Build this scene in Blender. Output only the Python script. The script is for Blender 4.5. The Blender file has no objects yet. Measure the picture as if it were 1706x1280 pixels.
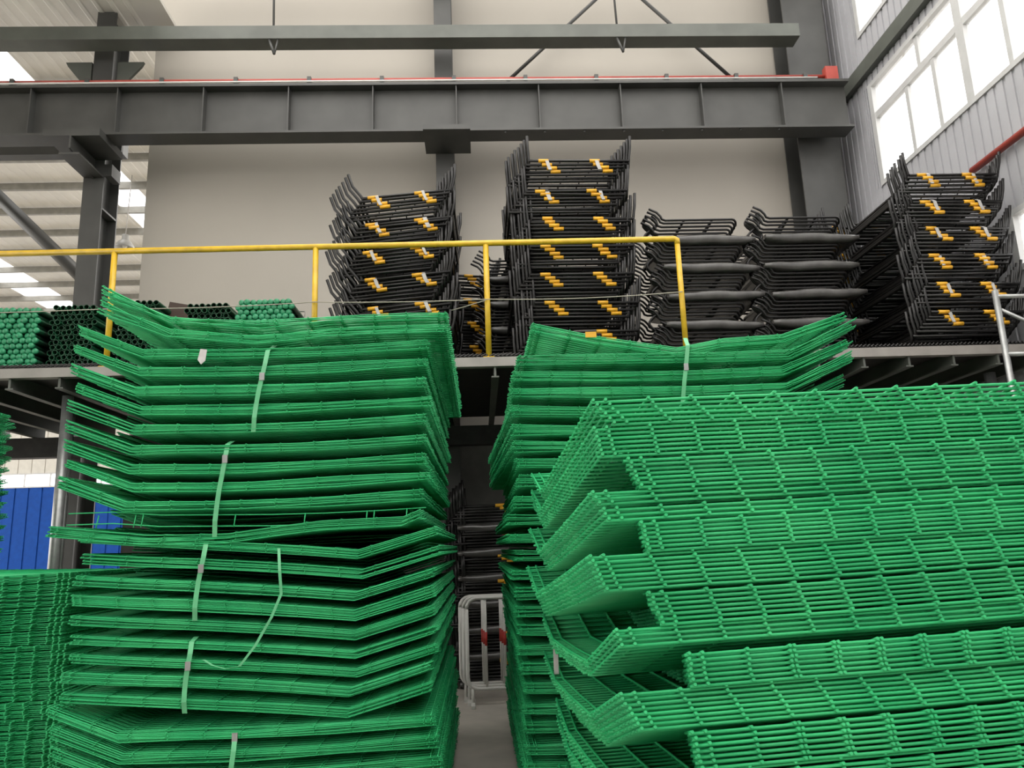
import bpy, math, random
from mathutils import Vector, Matrix
random.seed(7)
S = bpy.context.scene
COL = S.collection

# ------------------------------------------------------------------ camera
YAW, PITCH, ROLL, FPX = math.radians(2.7), math.radians(12.0), math.radians(2.06), 1280.0
EYE = Vector((0, 0, 1.6))
_F = Vector((math.sin(YAW)*math.cos(PITCH), math.cos(YAW)*math.cos(PITCH), math.sin(PITCH)))
_R0 = Vector((math.cos(YAW), -math.sin(YAW), 0)); _U0 = _R0.cross(_F)
_R = _R0*math.cos(ROLL) - _U0*math.sin(ROLL); _U = _U0*math.cos(ROLL) + _R0*math.sin(ROLL)
cam = bpy.data.cameras.new('camera'); camo = bpy.data.objects.new('camera', cam); COL.objects.link(camo)
m = Matrix.Identity(4)
for i in range(3):
    m[i][0] = _R[i]; m[i][1] = _U[i]; m[i][2] = -_F[i]; m[i][3] = EYE[i]
camo.matrix_world = m
cam.sensor_fit = 'HORIZONTAL'; cam.sensor_width = 36.0; cam.lens = 36.0*FPX/1706.0
cam.clip_start = 0.05; cam.clip_end = 200
S.camera = camo

# ------------------------------------------------------------------ overcast daylight
W = bpy.data.worlds.new('overcast_sky'); S.world = W; W.use_nodes = True
bg = W.node_tree.nodes['Background']
bg.inputs['Color'].default_value = (1.0, 0.968, 0.92, 1); bg.inputs['Strength'].default_value = 1.0
S.view_settings.view_transform = 'Standard'; S.view_settings.look = 'None'
S.view_settings.gamma = 1.0; S.view_settings.use_curve_mapping = False
S.view_settings.exposure = 2.02
S.cycles.max_bounces = 6; S.cycles.diffuse_bounces = 4; S.cycles.glossy_bounces = 3
S.cycles.transmission_bounces = 4; S.cycles.transparent_max_bounces = 8

# ------------------------------------------------------------------ materials
def mat(name, col, rough=0.55, metal=0.0, var=0.12, scale=6.0, spec=0.5, col2=None, bump=0.0, rand=0.0):
    M = bpy.data.materials.new(name); M.use_nodes = True
    n = M.node_tree.nodes; l = M.node_tree.links; b = n['Principled BSDF']
    tc = n.new('ShaderNodeTexCoord'); nz = n.new('ShaderNodeTexNoise')
    nz.inputs['Scale'].default_value = scale; nz.inputs['Detail'].default_value = 5
    l.new(tc.outputs['Object'], nz.inputs['Vector'])
    cr = n.new('ShaderNodeValToRGB')
    K = 0.60                                   # scales all base colours down so gaps bounce less light
    col = tuple(c*K for c in col); col2 = tuple(c*K for c in col2) if col2 else None
    c2 = col2 or tuple(min(1, c*(1+var)) for c in col)
    c1 = tuple(c*(1-var) for c in col)
    cr.color_ramp.elements[0].position = 0.35; cr.color_ramp.elements[0].color = (*c1, 1)
    cr.color_ramp.elements[1].position = 0.68; cr.color_ramp.elements[1].color = (*c2, 1)
    l.new(nz.outputs['Fac'], cr.inputs['Fac'])
    out = cr.outputs['Color']
    if rand:
        oi = n.new('ShaderNodeObjectInfo'); mr = n.new('ShaderNodeMapRange')
        mr.inputs['To Min'].default_value = 1-rand; mr.inputs['To Max'].default_value = 1+rand
        l.new(oi.outputs['Random'], mr.inputs['Value'])
        hs = n.new('ShaderNodeHueSaturation'); l.new(mr.outputs['Result'], hs.inputs['Value'])
        l.new(out, hs.inputs['Color']); out = hs.outputs['Color']
    l.new(out, b.inputs['Base Color'])
    b.inputs['Roughness'].default_value = rough; b.inputs['Metallic'].default_value = metal
    b.inputs['Specular IOR Level'].default_value = spec
    if bump:
        bp = n.new('ShaderNodeBump'); bp.inputs['Strength'].default_value = bump
        l.new(nz.outputs['Fac'], bp.inputs['Height']); l.new(bp.outputs['Normal'], b.inputs['Normal'])
    return M

GREEN = mat('green_pvc_wire', (0.022, 0.57, 0.195), 0.45, var=0.14, scale=3.0, rand=0.13, spec=0.3, col2=(0.060, 0.66, 0.235))
GREEN_L = mat('green_pvc_cap', (0.03, 0.36, 0.16), 0.45, rand=0.1)
GREEN_D = mat('green_pvc_tube', (0.01, 0.11, 0.045), 0.4, rand=0.15)
BLACK = mat('black_powder_coat', (0.012, 0.011, 0.0105), 0.36, var=0.25, rand=0.3, spec=0.35)
FILM = mat('black_plastic_film', (0.10, 0.095, 0.09), 0.24, var=0.3, scale=5, bump=0.12)
TAPE = mat('yellow_tape', (1.0, 0.50, 0.015), 0.5, rand=0.1)
YELLOW = mat('yellow_paint', (0.95, 0.60, 0.03), 0.4, var=0.14, scale=9)
STEEL = mat('dark_grey_steel_paint', (0.075, 0.075, 0.070), 0.5, var=0.15, scale=2.5)
STEEL_G = mat('grey_green_steel_paint', (0.13, 0.14, 0.12), 0.5, var=0.15, scale=2.5)
GALV = mat('galvanised_steel', (0.50, 0.51, 0.50), 0.38, metal=0.6, var=0.12, scale=14)
RED = mat('red_paint', (0.55, 0.075, 0.05), 0.45)
WHITEP = mat('white_paint', (0.98, 0.96, 0.92), 0.4, var=0.08)
REDTAPE = mat('red_tape', (0.72, 0.04, 0.03), 0.45)
WALLW = mat('white_wall_sheet', (0.60, 0.555, 0.485), 0.7, var=0.035, scale=0.5)
WALLG = mat('grey_sandwich_panel', (0.58, 0.58, 0.61), 0.5, var=0.06, scale=1.5)
FRAMEW = mat('white_window_frame', (0.72, 0.72, 0.71), 0.4, var=0.05)
ROOF = mat('roof_sheet', (0.95, 0.92, 0.84), 0.5, var=0.08, scale=1.0)
CONC = mat('concrete', (0.66, 0.61, 0.54), 0.8, var=0.18, scale=1.6, bump=0.1)
BLUE = mat('blue_sheet', (0.006, 0.085, 0.44), 0.6, var=0.1, spec=0.15)
CREAM = mat('cream_sheet', (0.85, 0.82, 0.74), 0.6, var=0.06)
DECKM = mat('deck_steel', (0.035, 0.033, 0.031), 0.6, var=0.3, scale=8)
FASC = mat('fascia_channel', (0.40, 0.37, 0.34), 0.5, var=0.12, scale=4)
STRAP = mat('green_plastic_strap', (0.16, 0.62, 0.30), 0.35, var=0.15)
WSTRAP = mat('white_plastic_strap', (0.62, 0.60, 0.58), 0.35, var=0.15)
PAPER = mat('paper', (0.74, 0.71, 0.70), 0.8, var=0.08, scale=30)
BROWN = mat('brown_board', (0.085, 0.050, 0.035), 0.7, var=0.2)
ROPE = mat('pale_wire_rope', (0.50, 0.47, 0.38), 0.6)
TIMBER = mat('timber', (0.30, 0.21, 0.12), 0.7, var=0.25, scale=5)
LAMP = mat('lamp_enamel', (0.50, 0.50, 0.48), 0.35)

def pane_mat(name, mix):
    M = bpy.data.materials.new(name); M.use_nodes = True
    n = M.node_tree.nodes; l = M.node_tree.links; n.remove(n['Principled BSDF'])
    t = n.new('ShaderNodeBsdfTransparent'); t.inputs['Color'].default_value = (0.97, 0.98, 1, 1)
    g = n.new('ShaderNodeBsdfTranslucent'); g.inputs['Color'].default_value = (0.9, 0.9, 0.9, 1)
    mx = n.new('ShaderNodeMixShader'); mx.inputs['Fac'].default_value = mix
    l.new(t.outputs[0], mx.inputs[1]); l.new(g.outputs[0], mx.inputs[2])
    l.new(mx.outputs[0], n['Material Output'].inputs['Surface'])
    return M
GLASS = pane_mat('window_glass', 0.12)
SKYL = pane_mat('translucent_skylight_sheet', 0.30)

PURL = mat('purlin_paint', (0.36, 0.35, 0.31), 0.5)
# ------------------------------------------------------------------ mesh helpers
class MB:
    def __init__(s): s.v = []; s.f = []; s.smooth = []
    def box(s, x0, x1, y0, y1, z0, z1):
        b = len(s.v)
        s.v += [(x0,y0,z0),(x1,y0,z0),(x1,y1,z0),(x0,y1,z0),(x0,y0,z1),(x1,y0,z1),(x1,y1,z1),(x0,y1,z1)]
        s.f += [tuple(b+i for i in q) for q in ((0,3,2,1),(4,5,6,7),(0,1,5,4),(1,2,6,5),(2,3,7,6),(3,0,4,7))]
        s.smooth += [False]*6; return s
    def prism(s, pts, axis, a0, a1):
        """extrude a 2-D outline (in the other two axes, in order) along an axis"""
        b = len(s.v); n = len(pts)
        for a in (a0, a1):
            for p, q in pts:
                s.v.append((a,p,q) if axis == 'x' else (p,a,q) if axis == 'y' else (p,q,a))
        s.f.append(tuple(b+i for i in range(n))[::-1]); s.f.append(tuple(b+n+i for i in range(n)))
        for i in range(n):
            j = (i+1) % n; s.f.append((b+i, b+j, b+n+j, b+n+i))
        s.smooth += [False]*(n+2); return s
    def tube(s, pts, r, n=6, caps=True):
        P = [Vector(p) for p in pts]; b = len(s.v); N = len(P)
        R = r if isinstance(r, (list, tuple)) else [r]*N
        t0 = (P[1]-P[0]).normalized()
        up = Vector((0,0,1)) if abs(t0.z) < 0.9 else Vector((0,1,0))
        u = t0.cross(up).normalized()
        for i in range(N):
            if i == 0: t = P[1]-P[0]
            elif i == N-1: t = P[-1]-P[-2]
            else: t = (P[i]-P[i-1]).normalized() + (P[i+1]-P[i]).normalized()
            t = t.normalized(); u = (u - t*u.dot(t)).normalized(); w = t.cross(u)
            for k in range(n):
                a = 2*math.pi*k/n
                q = P[i] + (u*math.cos(a) + w*math.sin(a))*R[i]
                s.v.append((q.x, q.y, q.z))
        for i in range(N-1):
            for k in range(n):
                k2 = (k+1) % n
                s.f.append((b+i*n+k, b+i*n+k2, b+(i+1)*n+k2, b+(i+1)*n+k)); s.smooth.append(True)
        if caps:
            s.f.append(tuple(b+k for k in range(n))[::-1]); s.f.append(tuple(b+(N-1)*n+k for k in range(n)))
            s.smooth += [False, False]
        return s
    def ribbon(s, pts, w, t, along=(1,0,0)):
        """flat strap: width along one axis, thickness t, following points"""
        P = [Vector(p) for p in pts]; A = Vector(along).normalized(); b = len(s.v); N = len(P)
        for i in range(N):
            d = (P[min(i+1,N-1)] - P[max(i-1,0)]).normalized(); nn = d.cross(A).normalized()
            for sx, sn in ((-1,-1),(1,-1),(1,1),(-1,1)):
                q = P[i] + A*(w/2*sx) + nn*(t/2*sn); s.v.append((q.x,q.y,q.z))
        for i in range(N-1):
            for k in range(4):
                k2 = (k+1) % 4; s.f.append((b+i*4+k, b+i*4+k2, b+i*4+4+k2, b+i*4+4+k)); s.smooth.append(False)
        s.f.append((b+3,b+2,b+1,b)); e = b+(N-1)*4; s.f.append((e,e+1,e+2,e+3)); s.smooth += [False, False]
        return s
    def lathe(s, prof, n=16, cx=0, cy=0):
        b = len(s.v)
        for r, z in prof:
            for k in range(n):
                a = 2*math.pi*k/n; s.v.append((cx+r*math.cos(a), cy+r*math.sin(a), z))
        for i in range(len(prof)-1):
            for k in range(n):
                k2 = (k+1) % n; s.f.append((b+i*n+k, b+i*n+k2, b+(i+1)*n+k2, b+(i+1)*n+k)); s.smooth.append(True)
        return s
    def mesh(s, name, m):
        me = bpy.data.meshes.new(name); me.from_pydata(s.v, [], s.f)
        me.polygons.foreach_set('use_smooth', s.smooth); me.materials.append(m); me.update()
        return me
    def build(s, name, m, parent=None, loc=(0,0,0)):
        return link(name, s.mesh(name, m), parent, loc)

def link(name, me, parent=None, loc=(0,0,0), rot=(0,0,0)):
    o = bpy.data.objects.new(name, me); COL.objects.link(o); o.location = loc; o.rotation_euler = rot
    if parent: o.parent = parent
    return o
def empty(name, loc=(0,0,0), rot=(0,0,0)):
    o = bpy.data.objects.new(name, None); COL.objects.link(o); o.location = loc; o.rotation_euler = rot
    o.empty_display_size = 0.1
    return o
def tag(o, label, cat, group=None, kind=None):
    o['label'] = label; o['category'] = cat
    if group: o['group'] = group
    if kind: o['kind'] = kind
    return o
def struct(o, label=None):
    o['kind'] = 'structure'
    if label: o['label'] = label
    return o
ORD = ('topmost second third fourth fifth sixth seventh eighth ninth tenth eleventh twelfth thirteenth fourteenth fifteenth sixteenth '
       'seventeenth eighteenth nineteenth twentieth twenty-first twenty-second twenty-third twenty-fourth twenty-fifth twenty-sixth '
       'twenty-seventh twenty-eighth twenty-ninth thirtieth').split()
def from_top(i): return 'topmost' if i == 0 else ORD[i] + ' from top'

# ================================================================== the hall
RX = 6.4            # inner face of the right wall
BY = 12.0           # face of the white partition
struct(MB().box(-40, 40, -40, 32, -0.2, 0).build('floor', CONC), 'pale dusty concrete floor')
struct(MB().box(-5.38, RX+0.2, BY, BY+0.12, 3.4, 13).build('wall_back', WALLW), 'plain off-white sheet partition behind the black frames')

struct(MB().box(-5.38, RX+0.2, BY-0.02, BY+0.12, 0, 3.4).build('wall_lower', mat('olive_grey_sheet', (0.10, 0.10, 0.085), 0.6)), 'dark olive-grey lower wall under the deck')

struct(MB().box(-22, RX+0.2, -16.12, -16.0, 0, 8.0).build('wall_rear_light_block', STEEL), 'unseen dark wall behind the camera, added to block low daylight')  # unseen wall added behind the camera; height and dark colour cut low daylight

# right wall: base sheet pieces round the windows, with proud sandwich panels
WIN = {1: (-8.0, 10.82, 6.90, 8.63), 2: (-8.0, 10.9, 9.54, 11.4), 3: (-8.0, 8.33, 4.55, 5.30)}
wr = empty('wall_right', (RX, 0, 0)); struct(wr, 'grey sandwich-panel side wall with tall windows')
zones = [(0, 4.55, None), (4.55, 5.30, 3), (5.30, 6.90, None), (6.90, 8.63, 1), (8.63, 9.54, None), (9.54, 11.4, 2), (11.4, 13, None)]
for z0, z1, w in zones:
    y = -16.0
    while y < BY - 0.01:
        y1 = min(y + 0.5, BY)
        a, b = y, y1
        if w:
            wy0, wy1 = WIN[w][0], WIN[w][1]
            if a >= wy0 and b <= wy1: y = y1; continue
            if a < wy1 < b: a = wy1
            if a < wy0 < b: b = wy0
        if b - a > 0.02:
            pm = MB().box(0.02, 0.14, a, b, z0, z1)
            for q in range(3):
                c = a + (b-a)*(q+0.5)/3
                hw = min(0.055, (b-a)*0.11)
                pm.box(0.0, 0.03, c-hw, c+hw, z0, z1)
            pm.build('wall_panel', WALLG, wr)
        y = y1
def window(n, mull, midrail, thick, label):
    y0, y1, z0, z1 = WIN[n]
    w = empty('window_%d' % n, (RX, 0, 0)); struct(w, label)
    fr = MB(); d0, d1 = -0.02, 0.10
    fr.box(d0,d1,y0,y1,z0,z0+0.07).box(d0,d1,y0,y1,z1-0.07,z1).box(d0,d1,y1-0.10,y1,z0+0.07,z1-0.07).box(d0,d1,y0,y0+0.08,z0+0.07,z1-0.07)
    fr.build('window_frame', FRAMEW, w)
    if midrail: MB().box(0.0,0.08,y0+0.08,y1-0.10,midrail-0.05,midrail+0.05).build('transom', FRAMEW, w)
    for ym in mull: MB().box(0.005,0.075,ym-0.04,ym+0.04,z0+0.07,(midrail-0.05) if midrail else z1-0.07).build('mullion', FRAMEW, w)
    for ym in thick: MB().box(-0.01,0.09,ym-0.075,ym+0.075,z0+0.07,z1-0.07).build('mullion', FRAMEW, w)
    ys = sorted([y0] + list(mull) + list(thick) + [y1])
    for a, b in zip(ys[:-1], ys[1:]):
        for za, zb in ([(z0, midrail), (midrail, z1)] if midrail else [(z0, z1)]):
            MB().box(0.045,0.05,a+0.03,b-0.03,za+0.03,zb-0.03).build('pane', GLASS, w)
window(1, [9.88, 9.22, 7.83, 7.1, 5.6, 4.9, 3.5, 2.8, 1.4, 0.7, -0.7, -1.4, -2.8, -3.5, -4.9, -5.6, -7.0], 8.06, [8.58, 6.4, 4.2, 2.1, 0.0, -2.1, -4.2, -6.3], 'long white-framed window with a transom, above the black frame stacks')
window(2, [10.1, 9.3, 7.7, 6.9, 6.1, 5.3, 4.5, 3.7, 2.1, 0.5, -1.1, -2.7, -4.3, -5.9], None, [8.5, 2.9, 1.3, -0.3, -1.9, -3.5, -5.1, -6.7], 'upper row white-framed window at the top corner')
window(3, [7.6, 6.8, 6.0, 5.2, 4.4, 3.6, 2.0, 0.4, -1.2, -2.8, -4.4, -6.0], None, [], 'low bright window behind the black frames by the side wall')
# upper mullions of the tall window are further apart
for ym in (9.5,): MB().box(0.005,0.075,ym-0.04,ym+0.04,8.11,8.56).build('mullion', FRAMEW, bpy.data.objects['window_1'])
g = MB().box(-0.10,0.02,-9,BY-0.1,8.78,9.02).build('wall_girt', STEEL_G, wr)
tag(MB().tube([(RX-0.07,2,6.05),(RX-0.07,8.7,6.05)],0.045,8).build('red_pipe', RED), 'red pipe running along the grey wall under the tall window', 'pipe')

# adjacent bay seen past the end of the partition
cl = empty('ceiling', (0,0,0)); struct(cl, 'pale ribbed roof of the next bay with purlins and skylights')
strips = [(-22,-15.2,0),(-15.2,-14.0,1),(-14.0,-9.0,0),(-9.0,-8.15,1),(-8.15,-5.38,0)]
pys = [11.95 + 1.345*i for i in range(14)]
for x0, x1, sk in strips:
    if not sk:
        rm = MB().box(x0,x1,-16.0,30,10.5,10.56)
        x = x0 + 0.12
        while x < x1 - 0.1:
            rm.prism([(x-0.05,10.501),(x+0.05,10.501),(x+0.03,10.488),(x-0.03,10.488)],'y',-16.0,30); x += 0.25
        rm.build('roof_sheet', ROOF, cl)
    else:
        MB().box(x0,x1,-16.0,pys[0],10.5,10.56).build('roof_sheet', ROOF, cl)
        for a, b in zip(pys[:-1], pys[1:]):
            MB().box(x0,x1,a,b,10.50,10.51).build('skylight_pane', SKYL, cl)
MB().box(-5.38,-4.98,5.0,11.9,10.5,10.56).build('roof_sheet', ROOF, cl)
for y in pys[1:]:
    MB().prism([(y-0.04,10.30),(y+0.04,10.30),(y+0.04,10.32),(y-0.015,10.32),(y-0.015,10.47),(y-0.04,10.47)],'x',-22,-5.42).build('purlin', PURL, cl)
wf = empty('wall_far', (0,30,0)); struct(wf, 'far wall of blue sheets under a window band')
for i in range(34):
    x = -22 + 0.5*i
    MB().box(x,x+0.44,0,0.06,0,4.45).box(x+0.44,x+0.5,0.03,0.06,0,4.45).build('blue_sheet', BLUE, wf)
    MB().box(x,x+0.47,0,0.06,5.0,10.5).box(x+0.47,x+0.5,0.02,0.06,5.0,10.5).build('cream_sheet', CREAM, wf)
w4 = empty('window_4', (0,30,0)); struct(w4, 'bright window band above the blue sheets')
fr = MB().box(-22,-5,-0.02,0.06,4.45,4.5).box(-22,-5,-0.02,0.06,4.95,5.0)
fr.build('window_frame', FRAMEW, w4)
for i in range(18):
    x = -22 + i*0.95
    MB().box(x,x+0.05,-0.02,0.06,4.5,4.95).build('mullion', FRAMEW, w4)
    MB().box(x+0.05,x+0.95,0.02,0.025,4.5,4.95).build('pane', GLASS, w4)

# ------------------------------------------------------------------ steelwork
def column(x0, x1, label):
    c = empty('steel_column', ((x0+x1)/2, 11.4, 0)); w = (x1-x0)/2
    MB().box(-w,w,0,0.025,0,13).build('front_flange', STEEL, c)
    MB().box(-w,w,0.50,0.525,0,13).build('rear_flange', STEEL, c)
    MB().box(-0.012,0.012,0.025,0.50,0,13).build('web', STEEL, c)
    tag(c, label, 'column', 'steel columns', 'thing'); return c
cL = column(-6.09, -5.78, 'dark steel column standing free past the open end of the white partition')
MB().box(-0.155,0.155,0.03,0.49,7.0,7.03).build('stiffener', STEEL, cL)
cC = column(-0.56, -0.27, 'dark steel column in the middle of the white partition')
cR = column(5.42, 6.12, 'dark steel column in the corner by the windows, widened over shaded wall')  # flange made wider to stand in for the shaded wall strip beside it
# corbels that carry the crane beam
def corbel(c, wl, wr_):
    k = MB().box(-wl,wr_,-0.75,0.0,7.86,7.94)
    k.build('corbel', STEEL, c)
corbel(cC, 0.30, 0.42)
MB().box(-0.40,0.42,-0.75,0,7.82,7.94).prism([(0.0,7.82),(-0.75,7.82),(-0.75,7.62),(0,7.5)],'x',-0.012,0.012).box(-0.15,0.15,-0.75,0.0,7.52,7.55).build('corbel', STEEL, cL)
MB().box(0.155,0.27,0.0,0.3,7.55,7.75).build('junction_box', STEEL, cL)

cb = empty('crane_beam', (0, 11.0, 7.94))
MB().box(-11,RX-0.3,-0.17,0.17,0.0,0.035).build('bottom_flange', STEEL, cb)
MB().box(-11,RX-0.3,-0.17,0.17,0.80,0.845).build('top_flange', STEEL, cb)
MB().box(-11,RX-0.3,-0.01,0.01,0.035,0.80).build('web', STEEL, cb)
x = -10.6
while x < 6:
    MB().box(x-0.008,x+0.008,-0.15,-0.01,0.035,0.80).build('stiffener', STEEL, cb); x += 1.30
for x in [0.55 + 0.62*i for i in range(8)]:
    MB().tube([(x,-0.12,-0.03),(x,-0.12,0.0)],0.02,6).build('bolt', STEEL, cb)
tag(cb, 'long dark steel crane beam with stiffener plates across the wall', 'beam', kind='thing')
rc = empty('conductor_rail', (0, 10.9, 8.80))
MB().tube([(-11,0,0.07),(5.9,0,0.07)],0.028,6).build('red_rail', RED, rc)
MB().tube([(-11,-0.06,0.015),(5.6,-0.06,0.015)],0.014,6).build('pale_rail', WHITEP, rc)
for i in range(15):
    x = -10.4 + 1.13*i
    MB().box(x-0.03,x+0.03,-0.05,0.05,-0.015,0.11).build('clip', STEEL, rc)
MB().box(5.75,5.95,-0.06,0.06,-0.01,0.22).build('end_stop', RED, rc)
tag(rc, 'thin red rail clipped along the top of the dark crane beam', 'rail')

tb = empty('tie_beam', (0, 11.0, 9.60))
MB().box(-11,5.42,-0.13,0.17,0,0.23).build('box_section', STEEL_G, tb)
for x in (-3.1, 2.45):
    MB().tube([(x-0.04,-0.1,0.0),(x+0.05,-0.1,-0.26)],0.022,6).tube([(x+0.10,-0.1,0.0),(x+0.05,-0.1,-0.26)],0.016,6).build('hanger_bracket', STEEL, tb)
    MB().tube([(x,0,0.2),(x-0.05,0,2.6)],0.018,6).build('hanger_rod', STEEL, tb)
tag(tb, 'grey-green box tie beam above the red rail', 'beam', kind='thing')
for cx, sgn in ((-6.14,-1),(-5.73,1)):
    MB().prism([(cx,9.6),(cx+sgn*0.42,9.6),(cx+sgn*0.38,9.52),(cx,9.05)],'y',11.45,11.5).build('gusset', STEEL_G, cL, (5.935,-11.4,0))
rb = tag(MB().box(-5.3,RX-0.6,11.0,11.3,11.05,11.35).build('roof_beam', STEEL), 'dark roof edge beam along the very top of the wall', 'beam', kind='thing')
for a, b, lab in (((2.42,11.7,11.1),(0.66,11.7,9.36),'slanting rod brace running down to the middle column side'),
                  ((2.95,11.7,11.1),(4.52,11.7,9.40),'slanting rod brace running down towards the corner column')):
    tag(MB().tube([a,b],0.030,6).build('rod_brace', STEEL), lab, 'brace', 'rod braces on the white wall')
# members of the next bay
tag(MB().box(-14,-6.1,12.6,12.8,8.6,8.9).build('bay_beam', STEEL), 'dark beam in the next bay, left of the free column', 'beam', kind='thing')
tag(MB().tube([(-10.7,14,10.15),(-6.6,14,6.1)],0.12,4).build('knee_brace', STEEL), 'thick diagonal brace in the next bay, left of the free column', 'brace')
lp = empty('pendant_lamp', (-8.02, 17, 8.70))
MB().tube([(0,0,0.28),(0.05,0,1.78)],0.012,6).build('cord', WSTRAP, lp)
MB().lathe([(0.03,0.30),(0.075,0.28),(0.08,0.16),(0.10,0.13)],14).build('ballast_housing', LAMP, lp)
MB().lathe([(0.08,0.14),(0.14,0.11),(0.19,0.03),(0.23,-0.06),(0.22,-0.06),(0.18,0.02),(0.13,0.09),(0.075,0.12)],18).build('lamp_shade', LAMP, lp)
MB().lathe([(0.03,0.10),(0.06,0.04),(0.05,-0.02),(0.001,-0.05)],12).build('bulb', WHITEP, lp)
tag(lp, 'bell-shaped industrial pendant lamp hanging beside the free steel column', 'lamp')

# ------------------------------------------------------------------ storage deck
DZ = 3.58; DY = 7.9
dk = empty('storage_deck', (0, DY, 0))
MB().box(-9,RX-0.02,0.02,3.46,DZ-0.05,DZ).build('deck_plate', DECKM, dk)
MB().box(-9,RX-0.02,0,0.025,DZ-0.10,DZ).box(-9,RX-0.02,0.025,0.10,DZ-0.10,DZ-0.085).build('fascia', FASC, dk)
for i in range(31):
    x = -8.8 + 0.5*i
    MB().box(x-0.012,x+0.012,0.03,3.45,DZ-0.20,DZ-0.05).box(x-0.04,x+0.04,0.03,3.45,DZ-0.215,DZ-0.20).build('joist', STEEL_G, dk)
MB().box(-9,RX-0.02,3.2,3.4,DZ-0.5,DZ-0.22).build('rear_bearer', DECKM, dk)
for x, y, r in ((-4.42,0.45,0.055),(-4.60,0.9,0.035),(-1.2,1.6,0.06),(2.6,0.5,0.06),(5.9,0.5,0.06)):
    MB().tube([(x,y,0.012),(x,y,DZ-0.21)],r,12).box(x-0.12,x+0.12,y-0.12,y+0.12,0,0.012).build('post', GALV, dk)
tag(dk, 'raised steel storage deck with pale edge channel, carrying the black frames', 'platform', kind='thing')
# crimped mesh matting that lies along the deck edge
gm = MB(); n = 0
x = -8.9
while x < RX - 0.1:
    gm.tube([(x,0.0,0.012),(x+0.05,0.03,0.045),(x+0.10,0.06,0.012)],0.008,4,False); x += 0.045
gm.box(-8.9,RX-0.1,0.05,0.09,0.0,0.03)
go = gm.build('crimped_matting', DECKM, None, (0, DY+0.01, DZ)); go['kind'] = 'stuff'
go['label'] = 'dark crimped wire matting along the deck edge'; go['category'] = 'matting'

rl = empty('guard_railing', (0, DY+0.05, DZ))
MB().tube([(-9,0,1.26),(2.24,0,1.315),(2.27,0,1.30),(2.27,0,1.25)],0.033,10).build('top_rail', YELLOW, rl)
for x in (-5.9,-3.85,-1.71,0.14,2.27):
    MB().tube([(x,0,0.008),(x,0,1.28)],0.031,10).box(x-0.06,x+0.06,-0.045,0.06,0,0.008).build('post', YELLOW, rl)
tag(rl, 'yellow tube guard railing along the deck edge', 'railing')
def sag(a, b, d, n=8):
    return [tuple(a[k]+(b[k]-a[k])*i/n - (d*4*(i/n)*(1-i/n) if k == 2 else 0) for k in range(3)) for i in range(n+1)]
wm = MB()
for a, b, d in (((-9,7.9,4.22),(-3.85,7.9,4.20),0.03),((-3.85,7.9,4.20),(-1.71,7.9,4.23),0.02),((-1.71,7.9,4.23),(0.14,7.9,4.22),0.015),((0.14,7.9,4.22),(2.27,7.9,4.26),0.03)):
    wm.tube(sag(a,b,d),0.006,5)
wm.tube([(0.12,7.9,4.21),(-0.1,7.92,4.15),(-0.25,7.95,4.12)],0.006,5)
tag(wm.build('wire_rope', ROPE), 'thin pale wire strung between the yellow railing posts', 'wire')

# grey scaffold-pipe stand by the far end of the deck
gs = empty('pipe_stand', (5.44, 7.45, 0))
MB().tube([(0.02,0,0.0),(0.0,0,4.05)],0.032,8).build('post', GALV, gs)
MB().tube([(0.86,0,0.0),(0.84,0,4.05)],0.032,8).build('post', GALV, gs)
for z in (3.98,3.36,2.7,2.0,1.3): MB().tube([(0,-0.01,z),(0.84,-0.01,z)],0.024,8).build('rail', GALV, gs)
MB().tube([(0.03,0,3.84),(0.84,0,3.42)],0.02,8).build('diagonal_brace', GALV, gs)
tag(gs, 'grey pipe stand with rails in front of the deck by the side wall', 'scaffold')

# ================================================================== black frames with yellow bands
def frame_mesh(name, half, arm_out, arm_in, ah, depth=1.35, r=0.0175):
    b = MB()
    for s, sp in ((-1, arm_out), (1, arm_in)):
        x = s*half
        path = [(x+s*sp,-0.01,ah),(x+s*sp*0.75,0,ah*0.62),(x+s*sp*0.18,0,ah*0.30),(x,0.01,ah*0.16),(x,0.04,0.012),(x,0.08,0.0),
                (x,depth-0.08,0.0),(x,depth-0.03,0.015),(x,depth,ah*0.16),(x+s*sp*0.75,depth,ah*0.62),(x+s*sp,depth,ah)]
        b.tube(path, r, 6)
    for y, z in ((-0.012,0.075),(depth*0.36,0.0),(depth*0.70,0.0),(depth+0.012,0.075)):
        b.tube([(-half,y,z),(half,y,z)], r*0.95, 6)
    for i in range(5):                       # weld studs under the front bar
        x = -half*0.75 + half*0.37*i
        b.tube([(x,-0.012,0.075),(x,0.02,0.045)], 0.007, 4)
    return b.mesh(name, BLACK)
BAND = MB().tube([(-0.06,0,0),(0.06,0,0)], 0.0225, 10).mesh('yellow_band', TAPE)
FR = {'A': frame_mesh('rack_frame_a', 0.52, 0.15, 0.07, 0.40), 'B': frame_mesh('rack_frame_b', 0.60, 0.015, 0.03, 0.40),
      'D': frame_mesh('rack_frame_d', 0.53, 0.04, 0.06, 0.36)}
HALF = {'A': 0.52, 'B': 0.60, 'D': 0.53}
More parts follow.
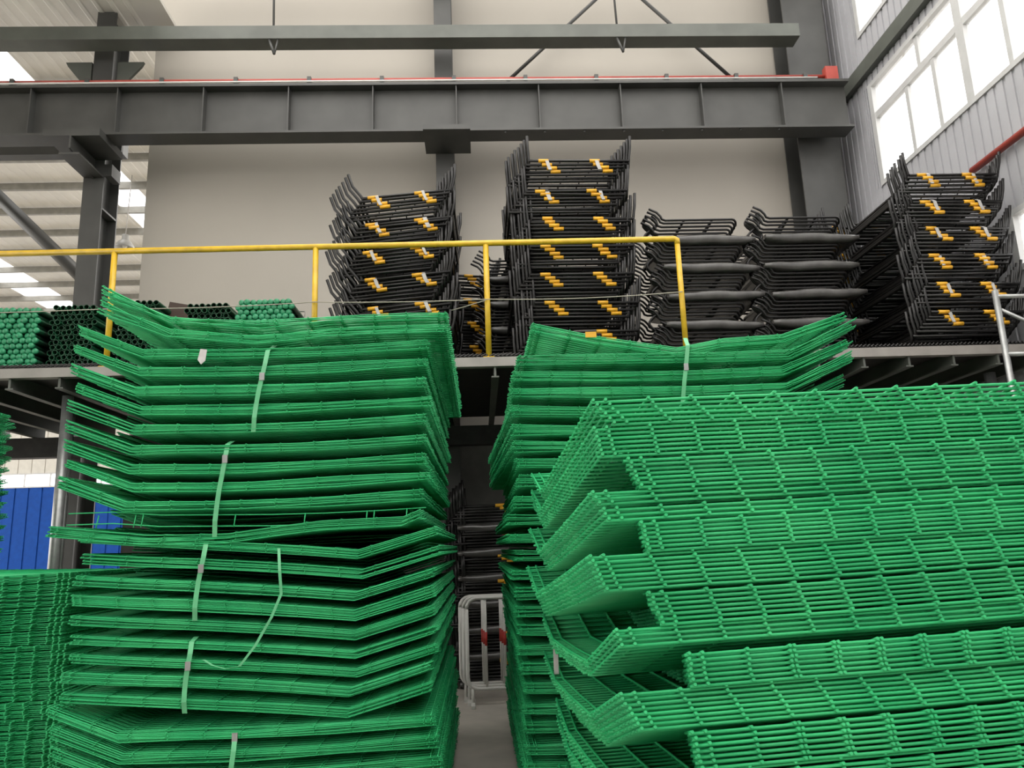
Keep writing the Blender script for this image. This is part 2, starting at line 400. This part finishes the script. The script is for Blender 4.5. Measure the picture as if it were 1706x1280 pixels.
def frame_pack(kind, loc, rot, n, label, group, straps=True, bx=(-0.28, 0.27), dx=0.036, dz=0.043, cat='metal frames'):
    p = empty('frame_pack', loc, rot); n += 2
    for k in range(n):
        jx = random.uniform(-0.008, 0.008)
        f = link('steel_frame', FR[kind], p, ((k-(n-1)/2)*dx + jx, random.uniform(-0.012,0.012) - 0.004*k, k*dz + random.uniform(-0.004,0.004)),
                 (0, random.uniform(-0.012,0.012), 0))
        if k < n - 4: continue
        for x in bx:
            link('yellow_band', BAND, f, (x + (n-2.5-k)*(0.05 + dx) + random.uniform(-0.012,0.012), -0.012, 0.075))
    if straps:
        h = HALF[kind]
        for x in (bx[0]+0.04, bx[1]+0.05):
            z1 = 0.085 + (n-1)*dz + 0.018; xs = x + 0.02 + random.uniform(-0.03,0.03)
            MB().ribbon([(xs-0.02,0.10,z1+0.004),(xs-0.02,-0.02,z1),(xs-0.015,-0.058,z1-0.03),(xs,-0.056,z1-0.09),(xs+0.02,-0.054,z1-0.14),(xs+0.025,-0.03,z1-0.15)],random.uniform(0.03,0.05),0.003).build('strap', WSTRAP, p)
    tag(p, label, cat, group); return p
for i in range(5):
    frame_pack('D', (-0.30 + 0.03*math.sin(i*1.3), 9.95, 3.62 + 0.333*i), (0, math.radians(2), math.radians(8)), 4,
               'black steel frames behind the tilted stack, %s of the rear pile' % from_top(4-i), 'rear pile of black frames behind the tilted stack', straps=False)
for i in range(6):
    z = 3.655 + 0.340*i
    frame_pack('A', (-0.86 + 0.03*math.sin(i*1.7), 8.42, z), (0, math.radians(-5.0 if i > 0 else -3.5), math.radians(-1.5)), 5,
               'strapped black steel frames with yellow bands, %s in the tilted stack' % from_top(5-i), 'tilted stack of black frames')
for i in range(7):
    z = 3.64 + 0.345*i
    frame_pack('B', (1.16 + 0.025*math.sin(i*2.1), 8.42, z), (0, math.radians(0.5), 0), 5 if i < 6 else 6,
               'strapped black steel frames with yellow bands, %s in the tallest straight stack' % from_top(6-i), 'tallest stack of black frames',
               straps=(i > 4), bx=(-0.30, 0.31))
for i in range(6):
    z = 3.65 + 0.333*i
    frame_pack('D', (5.48 + 0.015*math.sin(i*2.6), 8.03, z), (0, math.radians(0.5), 0), 5,
               'strapped black steel frames with yellow bands, %s in the stack by the windows' % from_top(5-i), 'stack of black frames by the windows',
               bx=(-0.25, 0.27))
for i in range(6):
    z = 3.65 + 0.333*i
    frame_pack('D', (5.15 + 0.015*math.sin(i*1.6), 9.45, z), (0, 0, math.radians(4)), 4,
               'black steel frames behind the stack by the windows, %s of its pile' % from_top(5-i), 'rear pile of black frames by the windows', straps=False)
# ---- second kind: bent U-tubes wrapped in black film
def utube_mesh(name):
    b = MB(); r = 0.0145
    c = [(0.40+0.06*math.sin(a), 0.06-0.06*math.cos(a), -0.05*(1-math.cos(a))) for a in [math.radians(q) for q in (0,22,45,68,90)]]
    path = [(-0.60,0,0.15),(-0.51,0,0.105),(-0.465,0,0.055),(-0.45,0,0.015),(-0.41,0,0.0)] + c
    c2 = [(0.40+0.06*math.sin(a), 0.94-0.06*math.cos(a), -0.05*(1+math.cos(a)*1.0) if a > 1.58 else -0.05) for a in [math.radians(q) for q in (90,120,150,180)]]
    path += c2 + [(-0.41,1.0,0.0),(-0.45,1.0,0.015),(-0.465,1.0,0.055),(-0.51,1.0,0.105),(-0.60,1.0,0.15)]
    b.tube(path, r, 6)
    b.tube([(-0.18,0,0),(-0.18,1.0,0)], r, 6)
    b.tube([(0.16,0,0),(0.16,1.0,0)], r, 6)
    return b.mesh(name, BLACK)
UT = utube_mesh('u_tube_frame')
def hook_mesh(s):
    b = MB(); pts = []
    for i in range(13):
        t = i/12; pts.append((s*0.085*math.sin(t*2*math.pi*1.0 + 0.3), 0, -0.40*t + 0.06))
    b.tube(pts, 0.0135, 6); return b.mesh('curved_end_bar', BLACK)
HK = {s: hook_mesh(s) for s in (-1, 1)}
def film_mesh(seed):
    rnd = random.Random(seed); b = MB(); nx, ny = 12, 8
    prof = []
    for i in range(nx+1):
        x = -0.46 + 1.14*i/nx; e = math.sin(math.pi*min(1, max(0.0, i/nx)))**0.5
        ring = []
        for y, z in ((0.06,0.055),(-0.03,0.05),(-0.05,0.02),(-0.045,-0.055),(0.08,-0.05),(0.98,-0.05),(1.0,0.0),(0.95,0.03)):
            ring.append((x, y, (z + rnd.uniform(-0.004,0.004))*(0.45+0.55*e) + 0.006*math.sin(i*0.9+seed)))
        prof.append(ring)
    for ring in prof: b.v += ring
    n = 8
    for i in range(nx):
        for k in range(n):
            k2 = (k+1) % n; b.f.append((i*n+k, i*n+k2, (i+1)*n+k2, (i+1)*n+k)); b.smooth.append(True)
    b.f.append(tuple(range(n))[::-1]); b.f.append(tuple(nx*n+k for k in range(n))); b.smooth += [False, False]
    return b.mesh('film_wrap', FILM)
FM = [film_mesh(q) for q in (1, 2, 3)]
for cx, cy, lab in ((2.70, 8.5, 'pile by railing end post'), (3.93, 8.5, 'pile before corner column')):
    for i in range(5):
        z = 3.70 + 0.352*i
        p = empty('tube_pack', (cx + 0.03*math.sin(i*2.3+cx), cy, z))
        link('film_wrap', FM[i % 3], p, (0.0,0.0,0.0), (0, math.radians(random.uniform(-1.5,1.5)), 0))
        for k in range(5):
            link('u_tube', UT, p, ((k-2)*0.028 - 0.02, random.uniform(-0.012,0.01), 0.075 + 0.045*k))
        for s in (-1, 1):
            for q in range(3):
                link('curved_end_bar', HK[s], p, (-0.56 + 0.02*q, 0.02 + 0.09*q, 0.26 + 0.02*q))
        tag(p, 'black bent tube frames in film, %s, %s' % (from_top(4-i), lab), 'tube frames', 'film-wrapped tube frames')
# bundles between the tall stacks, seen behind the railing (their ends show beside the tallest stack)
for i in range(5):
    p = empty('tube_pack', (0.62, 9.75, 3.70 + 0.352*i))
    link('film_wrap', FM[(i+1) % 3], p)
    for k in range(5): link('u_tube', UT, p, ((k-2)*0.028, random.uniform(-0.012,0.01), 0.075 + 0.045*k))
    tag(p, 'black bent tubes, %s, in the pile peeking out behind the tallest stack' % from_top(4-i), 'tube frames', 'hidden pile of tube frames')
# under the deck, behind the white barriers
for i in range(7):
    p = frame_pack('B', (0.30, 9.55, 0.02 + 0.30*i), (0,0,0), 5, 'film-covered black frames stored under the deck, %s of the pile' % from_top(6-i),
               'black frames under the deck', straps=False, bx=(-0.02, 0.5), dz=0.036)
    link('film_wrap', FM[i % 3], p, (-0.12,-0.005,0.03))

# ================================================================== green tube posts on the deck
def post_mesh(kind):
    b = MB(); r = 0.031
    if kind == 'cap':
        prof = [(0.0,-0.012,0.006),(0.0,-0.008,0.022),(0.0,0.0,0.034),(0,0.03,0.034),(0,0.03,0.030),(0,2.0,0.030)]
        b.tube([(0,y,0) for _, y, _ in prof], [q for *_, q in prof], 10)
    else:
        b.tube([(0,0,0),(0,2.0,0)], r, 10, False); b.tube([(0,2.0,0),(0,0.0,0)], r-0.005, 10, False)
        n0 = len(b.v)
        for rr in (r, r-0.005):
            for k in range(10):
                a = 2*math.pi*k/10; b.v.append((rr*math.cos(a), 0, rr*math.sin(a)))
        for k in range(10):
            k2 = (k+1) % 10; b.f.append((n0+k, n0+k2, n0+10+k2, n0+10+k)); b.smooth.append(False)
    return b.mesh('post_'+kind, GREEN_L if kind == 'cap' else GREEN_D)
PM = {k: post_mesh(k) for k in ('cap', 'open')}
def post_pack(x0, nx, nz, kind, y, label, z0=DZ+0.075, pitch=0.066):
    p = empty('post_pack', (x0, y, z0))
    for j in range(nz):
        for i in range(nx - (j % 2)):
            link('post', PM[kind], p, (i*pitch + (j % 2)*pitch/2 + random.uniform(-0.003,0.003), random.uniform(-0.02,0.02), j*pitch*0.88))
    for yy in (0.5, 1.5):
        w = (nx-1)*pitch; h = (nz-1)*pitch*0.88; e = 0.037
        MB().ribbon([(-e,yy,-e),(-e,yy,h+e),(w+e,yy,h+e),(w+e,yy,-e),(-e,yy,-e)],0.03,0.003,(0,1,0)).build('strap', WSTRAP, p)
    for yy in (0.3, 1.6):
        MB().box(-0.06,(nx-1)*pitch+0.06,yy-0.05,yy+0.05,-0.075,-0.03).build('bearer', TIMBER, p)
    tag(p, label, 'posts', 'green fence posts on the deck'); return p
post_pack(-5.62, 13, 13, 'cap', 8.35, 'light green capped fence posts on the deck above the blue wall')
post_pack(-4.72, 8, 14, 'open', 8.45, 'dark hollow green fence posts next to the big light capped ones')
post_pack(-4.02, 7, 15, 'open', 8.5, 'dark hollow green fence posts just past the first yellow railing post')
post_pack(-3.26, 8, 14, 'open', 8.5, 'dark hollow green fence posts between the brown board and light posts')
post_pack(-2.66, 10, 14, 'cap', 8.4, 'light green capped fence posts just short of the tilted black frames')
bb = MB().box(-0.26,0.26,-0.02,0.02,-0.55,0.10).build('brown_board', BROWN, None, (-3.38, 8.9, 4.45)); bb.rotation_euler = (0, math.radians(11), 0)
tag(bb, 'brown board propped between stacks of dark green posts', 'board')

# ================================================================== welded mesh panels
def interp(prof, t):
    for (a, za), (b, zb) in zip(prof[:-1], prof[1:]):
        if t <= b: return za + (zb-za)*(t-a)/(b-a)
    return prof[-1][1]
def panel_across(name, prof, depth=3.0, r=0.0033, xp=0.19, yp=0.05, wav=0.004, seed=0, out=0.012, yr=0.9):
    """panel whose bends run away from the viewer: profile z(x)"""
    rnd = random.Random(seed); b = MB(); x0, x1 = prof[0][0], prof[-1][0]
    xs = sorted(set([p[0] for p in prof] + [x0 + (x1-x0)*i/8 for i in range(1, 8)]))
    ph = rnd.uniform(0, 6)
    Z = lambda x: interp(prof, x) + wav*math.sin(x*4.1 + ph)
    ys = [0.0, 0.03]; y = 0.03
    while y + yp < depth - 0.03: y += yp; ys.append(y)
    ys += [depth-0.03, depth]
    for i, y in enumerate(ys):
        j = rnd.uniform(-0.006, 0.006)
        b.tube([(x + (j if k in (0, len(xs)-1) else 0), y, Z(x)) for k, x in enumerate(xs)], r, 5)
    xx = [x0+0.012, x0+0.05]; x = x0 + 0.05
    while x + xp < x1 - 0.06: x += xp; xx.append(x)
    xx += [x1-0.05, x1-0.012]
    for x in xx:
        b.tube([(x,-out+rnd.uniform(-0.004,0.004),Z(x)+r*1.3),(x,depth+0.01,Z(x)+r*1.3)], r*yr, 5)
    return b.mesh(name, GREEN)
def panel_along(name, prof, length=3.0, r=0.0053, xp=0.146, yp=0.06, double=False, seed=0, skew=0.0):
    """panel whose bends run sideways: profile z(y), long edge towards the viewer"""
    rnd = random.Random(seed); b = MB(); d = prof[-1][0]
    ys = [0.0, 0.05]; y = 0.05
    while y + yp < d - 0.03: y += yp; ys.append(y)
    ys += [d-0.03, d]
    for y in ys:
        z = interp(prof, y); j = rnd.uniform(-0.006,0.006)
        pts = [(-0.012+j+min(0.3, skew*y), y, z)] + [(length*i/10 if i > 1 else 0.32, y, z + 0.0012*math.sin(i*1.9+seed+y*3)) for i in range(1,10)] + [(length+0.012, y, z)]
        b.tube(pts, r, 6)
    xx = [0.0, 0.042]; x = 0.042
    while x + xp < length - 0.05: x += xp; xx.append(x)
    xx += [length-0.042, length]
    py = [p[0] for p in prof]
    for x in xx:
        if skew and x < 0.3:                    # corner cut away in shape so the cavity beside it looks dark
            ye = max(0.06, x/skew)
            b.tube([(x,-0.013,r*1.55),(x,ye,interp(prof,ye)+r*1.55)], r*1.05, 6); continue
        for o in ((-0.007, 0.007) if double else (0.0,)):
            pts = [(x+o, -0.013, interp(prof,0)+r*1.55)] + [(x+o, q, interp(prof,q)+r*1.55) for q in py[1:-1]] + [(x+o, d+0.015, interp(prof,d)+r*1.55)]
            b.tube(pts, r*1.05, 6)
    return b.mesh(name, GREEN)

def mesh_pack(loc, rot, meshes, n, pitch, label, group, jx=0.010, jy=0.008, sx=0.0, rec=None, fan=0.0):
    """one pack of nested panels; rec = (mesh list, count, dx, dy, pitch): panels of the pack that sit set back below the others"""
    p = empty('mesh_pack', loc, rot)
    k0 = 0.0
    if rec:
        ms, c, dx, dy, rp = rec
        for k in range(c):
            link('mesh_panel', random.choice(ms), p, (dx + random.uniform(-jx,jx), dy + random.uniform(-jy,jy)*2, k*rp))
        k0 = c*rp
    for k in range(n):
        link('mesh_panel', random.choice(meshes), p, (sx*k + random.uniform(-jx,jx), random.uniform(-jy,jy), k0 + k*pitch),
             (0, fan*k + random.uniform(-0.0016,0.0016), random.uniform(-0.002,0.002)))
    tag(p, label, 'mesh panels', group); return p

def trim(prof, a, b):
    xs = [a] + [p[0] for p in prof if a < p[0] < b] + [b]
    return [(x-a, interp(prof, x)) for x in xs]

# ---- tall strapped stack beside the aisle ----
S1X, S1Y = -2.26, 4.34
UP = [[(0,0.150),(0.37,0.0),(0.9,-0.004),(1.45,0.0),(2.0,0.012)], [(0,0.140),(0.36,0.0),(1.0,-0.008),(1.5,0.004),(2.0,0.008)],
      [(0,0.158),(0.38,0.0),(0.8,-0.010),(1.5,-0.002),(2.0,0.016)]]
LO = [[(0,0.10),(0.6,0.055),(1.5,-0.035),(1.9,0.075),(1.93,0.083)], [(0,0.095),(0.6,0.050),(1.5,-0.040),(1.93,0.078)],
      [(0,0.105),(0.55,0.060),(1.49,-0.035),(1.93,0.086)]]
PU = [panel_across('wire_panel_up%d' % i, p, seed=i) for i, p in enumerate(UP)]
PL = [panel_across('wire_panel_low%d' % i, p, seed=10+i) for i, p in enumerate(LO)]
PUr = [panel_across('wire_panel_up_back%d' % i, trim(p,0.09,1.9), depth=2.2, seed=80+i) for i, p in enumerate(UP[:2])]
PLr = [panel_across('wire_panel_low_back%d' % i, trim(p,0.09,1.85), depth=2.2, seed=84+i) for i, p in enumerate(LO[:2])]
TOPM = [panel_across('wire_panel_top%d' % i, [(0.0,0.22-0.02*i),(0.40,0.02),(0.9,-0.02),(1.3,-0.012+0.012*i),(2.0,0.01)], seed=30+i, wav=0.009) for i in range(3)]
SAGM = [panel_across('wire_panel_sag%d' % i, [(-0.06,0.03),(0.45,-0.028+0.01*i),(0.9,-0.03),(1.4,0.012),(1.85,0.03),(1.95,0.07)], seed=40+i, wav=0.007) for i in range(3)]
# z of the flat part's underside, from the top down: (z, kind, x offset, panels)
tops = [2.955, 2.875, 2.782, 2.676, 2.563, 2.456, 2.342, 2.227, 2.122, 2.019, 1.917]
s1 = []
for i, z in enumerate(tops):
    s1.append((z, 'top' if i < 2 else 'up', -0.004*i + (0.10 if i < 2 else 0.0)))
s1.append((1.762, 'sag', -0.03))
for i, z in enumerate([1.655, 1.548, 1.437, 1.335, 1.228, 1.130, 1.033, 0.944, 0.840]):
    s1.append((z, 'low', 0.088 - 0.003*i))
for i, z in enumerate([0.735, 0.630, 0.525, 0.42, 0.315, 0.21, 0.105]):
    s1.append((z, 'up', -0.01 + 0.01*(i % 3)))
for i, (z, k, dx) in enumerate(s1):
    ms = {'top': TOPM, 'up': PU, 'low': PL, 'sag': SAGM}[k]
    nxt = s1[i+1][0] if i+1 < len(s1) else 0.0
    gap = z - nxt                              # room down to the next pack's top
    n = 7; pitch = 0.0080
    hh = min(n*pitch, gap*0.53) ; pitch = hh/n
    c = 3; rp = (gap-hh)/c
    lab = 'pack of green wire panels, %s, in the tall stack with green straps' % from_top(i)
    mesh_pack((S1X+dx+random.uniform(-0.02,0.02), S1Y+random.uniform(-0.015,0.02), z-gap+0.004), (0,0,0), ms, n, pitch, lab,
              'packs in the tall strapped mesh stack', rec=(PLr if k == 'low' else PUr, c, 0.09, 0.45, rp))

lpm = MB()
for yy, zz in ((0.0,0.0),(0.012,0.062)):
    lpm.tube([(x, yy, zz + 0.012*math.sin(x*2.6+1.2) + (0.02 if x < 0.3 else 0)) for x in (0.0,0.25,0.5,0.8,1.1,1.4,1.7,1.95)], 0.0033, 5)
for x in (0.16,0.36,0.40,0.9,1.28,1.62,1.66,1.84):
    zb = 0.012*math.sin(x*2.6+1.2); lpm.tube([(x,-0.004,zb-0.004),(x+0.005,0.008,zb+0.066)], 0.0033, 5)
for x in (0.1,1.9): lpm.tube([(x,0,0.01),(x,0.5,0.01)], 0.0033, 5)
lo = lpm.build('loose_wire_panel', GREEN, None, (S1X+0.01, S1Y+0.005, 1.772))
tag(lo, 'loose gaping wire panel edge between the two halves of the tall stack', 'mesh panel')

def strap(pts, label, clip=None, w=0.026):
    o = empty('plastic_strap', pts[0])
    P = [tuple(p[k]-pts[0][k] for k in range(3)) for p in pts]
    MB().ribbon(P, w, 0.002).build('band', STRAP, o)
    if clip is not None:
        c = P[clip]; MB().box(c[0]-w*0.55,c[0]+w*0.55,c[1]-0.006,c[1]+0.002,c[2]-0.022,c[2]+0.022).build('crimp_seal', GALV, o)
    tag(o, label, 'strap', 'plastic straps'); return o
FY = S1Y - 0.028
def vst(a, b, n=6, w=0.012):
    return [(a[0]+(b[0]-a[0])*t/n + 0.004*math.sin(t*1.3), FY - (0 if 0 < t < n else -0.02) + 0.003*math.sin(t*2.1), a[2]+(b[2]-a[2])*t/n) for t in range(n+1)]
strap([(-1.17,FY+0.08,2.80)] + vst((-1.194,0,2.755),(-1.263,0,2.285)), 'highest green plastic strap on the tall mesh stack', 3)
strap([(-1.39,FY+0.08,2.245)] + vst((-1.399,0,2.22),(-1.452,0,1.712)), 'second green plastic strap down the tall mesh stack', 2)
strap([(-1.48,FY+0.08,1.70)] + vst((-1.492,0,1.682),(-1.536,0,1.277)), 'third green plastic strap down the tall mesh stack', 3)
strap([(-1.54,FY+0.08,1.19)] + vst((-1.543,0,1.17),(-1.565,0,0.815)), 'fourth green plastic strap down the tall mesh stack', 3)
strap([(-1.29,FY+0.06,0.70)] + vst((-1.299,0,0.687),(-1.32,0,0.30)), 'lowest green plastic strap on the tall mesh stack', 1)
strap([(-1.10,FY+0.02,1.64),(-1.085,FY-0.01,1.52),(-1.073,FY-0.012,1.40),(-1.12,FY-0.02,1.28),(-1.20,FY-0.02,1.14),(-1.28,FY-0.012,1.04),(-1.35,FY-0.01,1.03),(-1.42,FY-0.006,1.05),(-1.47,FY,1.08)],
      'loose dangling green strap hanging off the tall mesh stack', w=0.016)
tg = MB().prism([(-0.018,0.045),(0.020,0.045),(0.022,-0.02),(0.002,-0.045),(-0.022,-0.02)],'y',-0.001,0.001).build('paper_tag', PAPER, None, (-1.555, FY-0.004, 2.722))
tg.rotation_euler = (0, math.radians(8), 0)
tag(tg, 'white paper tag near the top of the tall mesh stack', 'tag')

# ---- second stack across the aisle ----
S2X, S2Y = 0.235, 4.65
R2 = [[(0,0.02),(0.6,0.0),(1.2,-0.006),(1.72,0.0),(2.16,0.185)], [(0,0.014),(0.6,0.002),(1.2,-0.008),(1.70,0.0),(2.14,0.170)], [(0,0.008),(0.7,0.0),(1.2,0.0),(1.74,0.0),(2.18,0.195)]]
PR = [panel_across('wire_panel_right%d' % i, p, seed=50+i) for i, p in enumerate(R2)]
PRr = [panel_across('wire_panel_right_back%d' % i, trim(p,0.10,2.1), depth=2.2, seed=88+i) for i, p in enumerate(R2[:2])]
T2 = [panel_across('wire_panel_crest%d' % i, [(0.10,0.125),(0.5,0.035),(1.02,-0.055),(1.32,-0.006),(1.70,0.012),(2.13,0.155-0.01*i)], seed=60+i, wav=0.003) for i in range(3)]
z = 2.862; zs2 = [z]
for d in (0.10, 0.108, 0.103, 0.110, 0.123, 0.101, 0.106, 0.099, 0.13): z -= d; zs2.append(z)
while z > 0.15: z -= 0.106; zs2.append(z)
for i, z in enumerate(zs2):
    nxt = zs2[i+1] if i+1 < len(zs2) else 0.0
    gap = z - nxt; n = 7; hh = gap*0.60; c = 2; rp = (gap-hh)/c
    ms = T2 if i == 0 else PR
    dx = (0.02 if i == 1 else -0.02 if i < 10 else -0.10 + 0.004*i) + random.uniform(-0.02,0.02)
    lab = 'pack of green wire panels, %s, in the stack across the aisle' % from_top(i)
    mesh_pack((S2X+dx+(0.03 if i == 0 else 0), S2Y+random.uniform(-0.02,0.02)+(0.02 if i == 0 else 0), z-gap+0.004), (0,0,math.radians(2.0 if i in (4,5,6) else random.uniform(-0.3,0.3))), ms, n, hh/n, lab,
              'packs in the stack across the aisle', rec=(PRr, c, 0.10, 0.45, rp))
o = strap([(1.33,4.66,2.86),(1.329,4.615,2.80),(1.305,4.608,2.66),(1.285,4.606,2.56),(1.264,4.608,2.42)], 'green strap on the mesh stack below the railing end post', 2)
yt = MB().box(-0.035,0.035,-0.002,0.002,-0.018,0.018).build('yellow_tag', TAPE, None, (0.728, 4.650, 2.895))
tag(yt, 'small yellow tag on the crest of the stack across the aisle', 'tag')

# ---- near pile ----
N_U = [(0,0),(0.5,-0.07),(1.0,-0.135),(1.45,-0.19),(1.78,-0.07)]
N_V = [(0,0),(0.55,-0.17),(1.0,-0.185),(1.45,-0.19),(1.78,-0.10)]
NU = [panel_along('near_wire_panel%d' % i, N_U, seed=i) for i in range(2)]
NV = [panel_along('near_wire_panel_folded%d' % i, N_V, double=(i > 0), seed=5+i) for i in range(2)]
NUo = [panel_along('near_wire_panel_set_in%d' % i, N_U, seed=20+i, skew=0.35) for i in range(2)]
NVo = [panel_along('near_wire_panel_double%d' % i, N_V, double=True, seed=25+i, skew=0.35) for i in range(2)]
NVs = [NV[0]]; NVd = [NV[1]]
PX = 0.001975
rows = [(665, 712, 1018, NU, 0.012), (712, 765, 1000, NU, 0.003), (765, 817, 1065, NUo, 0.006), (817, 843, 998, NU, 0.010), (845, 870, 1012, NU, 0.006), (870, 920, 1078, NUo, 0.003),
        (920, 980, 1008, NU, 0.006), (980, 1035, 1100, NUo, 0.006), (1035, 1066, 1032, NVs, 0.003), (1075, 1130, 1148, NVo, 0.002), (1130, 1190, 1062, NVs, 0.008),
        (1190, 1216, 1150, NVo, 0.003), (1216, 1250, 1160, NVo, 0.004), (1250, 1290, 1075, NVs, 0.003)]
z_end = None
for i, (y0, y1, px, ms, sx) in enumerate(rows):
    zt = 1.978 - (y0-712)*PX; zb = 1.978 - (y1-712)*PX
    lean = (0.46 - 0.40)/0.0 if False else 0.0
    X0 = 0.405 + (px-1000)*0.00197 - (y0-712)*0.00013
    n = max(2, round((zt-zb)/0.0150)); pitch = (zt-zb)/n
    lab = 'pack of thick green wire panels, %s, in the big near pile' % from_top(i)
    mesh_pack((X0, 2.5, zb+0.006), (0, math.radians(-1.5), math.radians(3.0)), ms, n, pitch, lab, 'packs in the big near mesh pile', jx=0.004, jy=0.003, sx=-sx)
    z_end = zb
i0 = len(rows); z = z_end
while z > 0.03:
    h = min(0.12, z); n = max(1, round(h/0.0152))
    mesh_pack((0.50 + 0.12*(i0 % 2), 2.5, z-h+0.006), (0, math.radians(-1.5), math.radians(3.0)), NVs, n, h/n,
              'pack of thick green wire panels, %s, in the big near pile' % from_top(i0), 'packs in the big near mesh pile', jx=0.004, jy=0.003, sx=-0.004)
    z -= h; i0 += 1
wt = MB().box(-0.012,0.012,-0.002,0.002,-0.075,0.075).build('white_tag', PAPER, None, (0.36, 4.03, 1.05))
tag(wt, 'white tag hanging at the rear corner of the near pile', 'tag')

# ---- stacks at the frame's other edge ----
LM = [panel_across('wire_panel_low_stack%d' % i, [(0,0.02),(0.6,0.0),(1.3,-0.01),(1.9,0.0)], depth=2.4, xp=0.11, wav=0.003, seed=70+i, out=0.05, yr=1.9) for i in range(2)]
z = 1.545; i = 0
while z > 0.02:
    h = min(0.110, z); n = max(2, int(h/0.0115))
    mesh_pack((-4.52 + random.uniform(-0.03,0.03), 5.2 + random.uniform(-0.01,0.01), z-h+0.005), (0,0,0), LM, n, h/n,
              'pack of green wire panels, %s, in the low pile below the blue wall' % from_top(i), 'packs in the low mesh pile', jx=0.006, jy=0.006)
    z -= h; i += 1
z = 2.92; i = 0
while z > 0.02:
    h = min(0.106, z)
    mesh_pack((-4.42 - 1.93 + random.uniform(-0.02,0.02), 4.34 + random.uniform(-0.02,0.02), z-h+0.005), (0,0,0), PL, 7, h*0.62/7,
              'pack of green wire panels, %s, in the stack sliver beside the blue wall' % from_top(i), 'packs in the stack sliver beside the blue wall', rec=(PL, 3, -0.03, 0.15, h*0.38/3))
    z -= h; i += 1

# ================================================================== white crowd barriers under the deck
def barrier_mesh():
    b = MB(); w, h, r = 1.5, 1.08, 0.11
    pts = []
    for cx, cz, a0 in ((r,h-r,180),(w-r,h-r,90),(w-r,0.16+r,0),(r,0.16+r,-90)):
        for q in range(5):
            a = math.radians(a0 - 22.5*q); pts.append((cx+r*math.cos(a), 0, cz+r*math.sin(a)))
    pts.append(pts[0]); b.tube(pts, 0.020, 8)
    return b.mesh('barrier_frame', WHITEP)
BFM = barrier_mesh()
BAR = MB().tube([(0,0,0.16),(0,0,1.08)], 0.012, 8).mesh('barrier_bar', WHITEP)
RBD = MB().tube([(0,0,-0.07),(0,0,0.07)], 0.0145, 8).mesh('red_band', REDTAPE)
FOOT = MB().box(-0.02,0.02,-0.20,0.20,0.0,0.03).tube([(0,0,0.02),(0,0,0.20)],0.016,8).mesh('barrier_foot', WHITEP)
blabs = ['front white tube barrier with red bands in the aisle gap under the deck', 'middle white tube barrier with red bands in the aisle gap', 'rearmost white tube barrier with red bands in the aisle gap']
for i in range(3):
    o = empty('crowd_barrier', (-0.17 - 0.04*i, 8.55 + 0.17*i, 0.0))
    link('frame_tube', BFM, o)
    for k in range(6):
        bar = link('bar', BAR, o, (0.20 + 0.20*k + 0.022*i, 0, 0))
        link('red_band', RBD, bar, (0,0,0.66))
    for x in (0.05, 1.45): link('foot', FOOT, o, (x, 0, 0))
    tag(o, blabs[i], 'barrier', 'white crowd barriers')
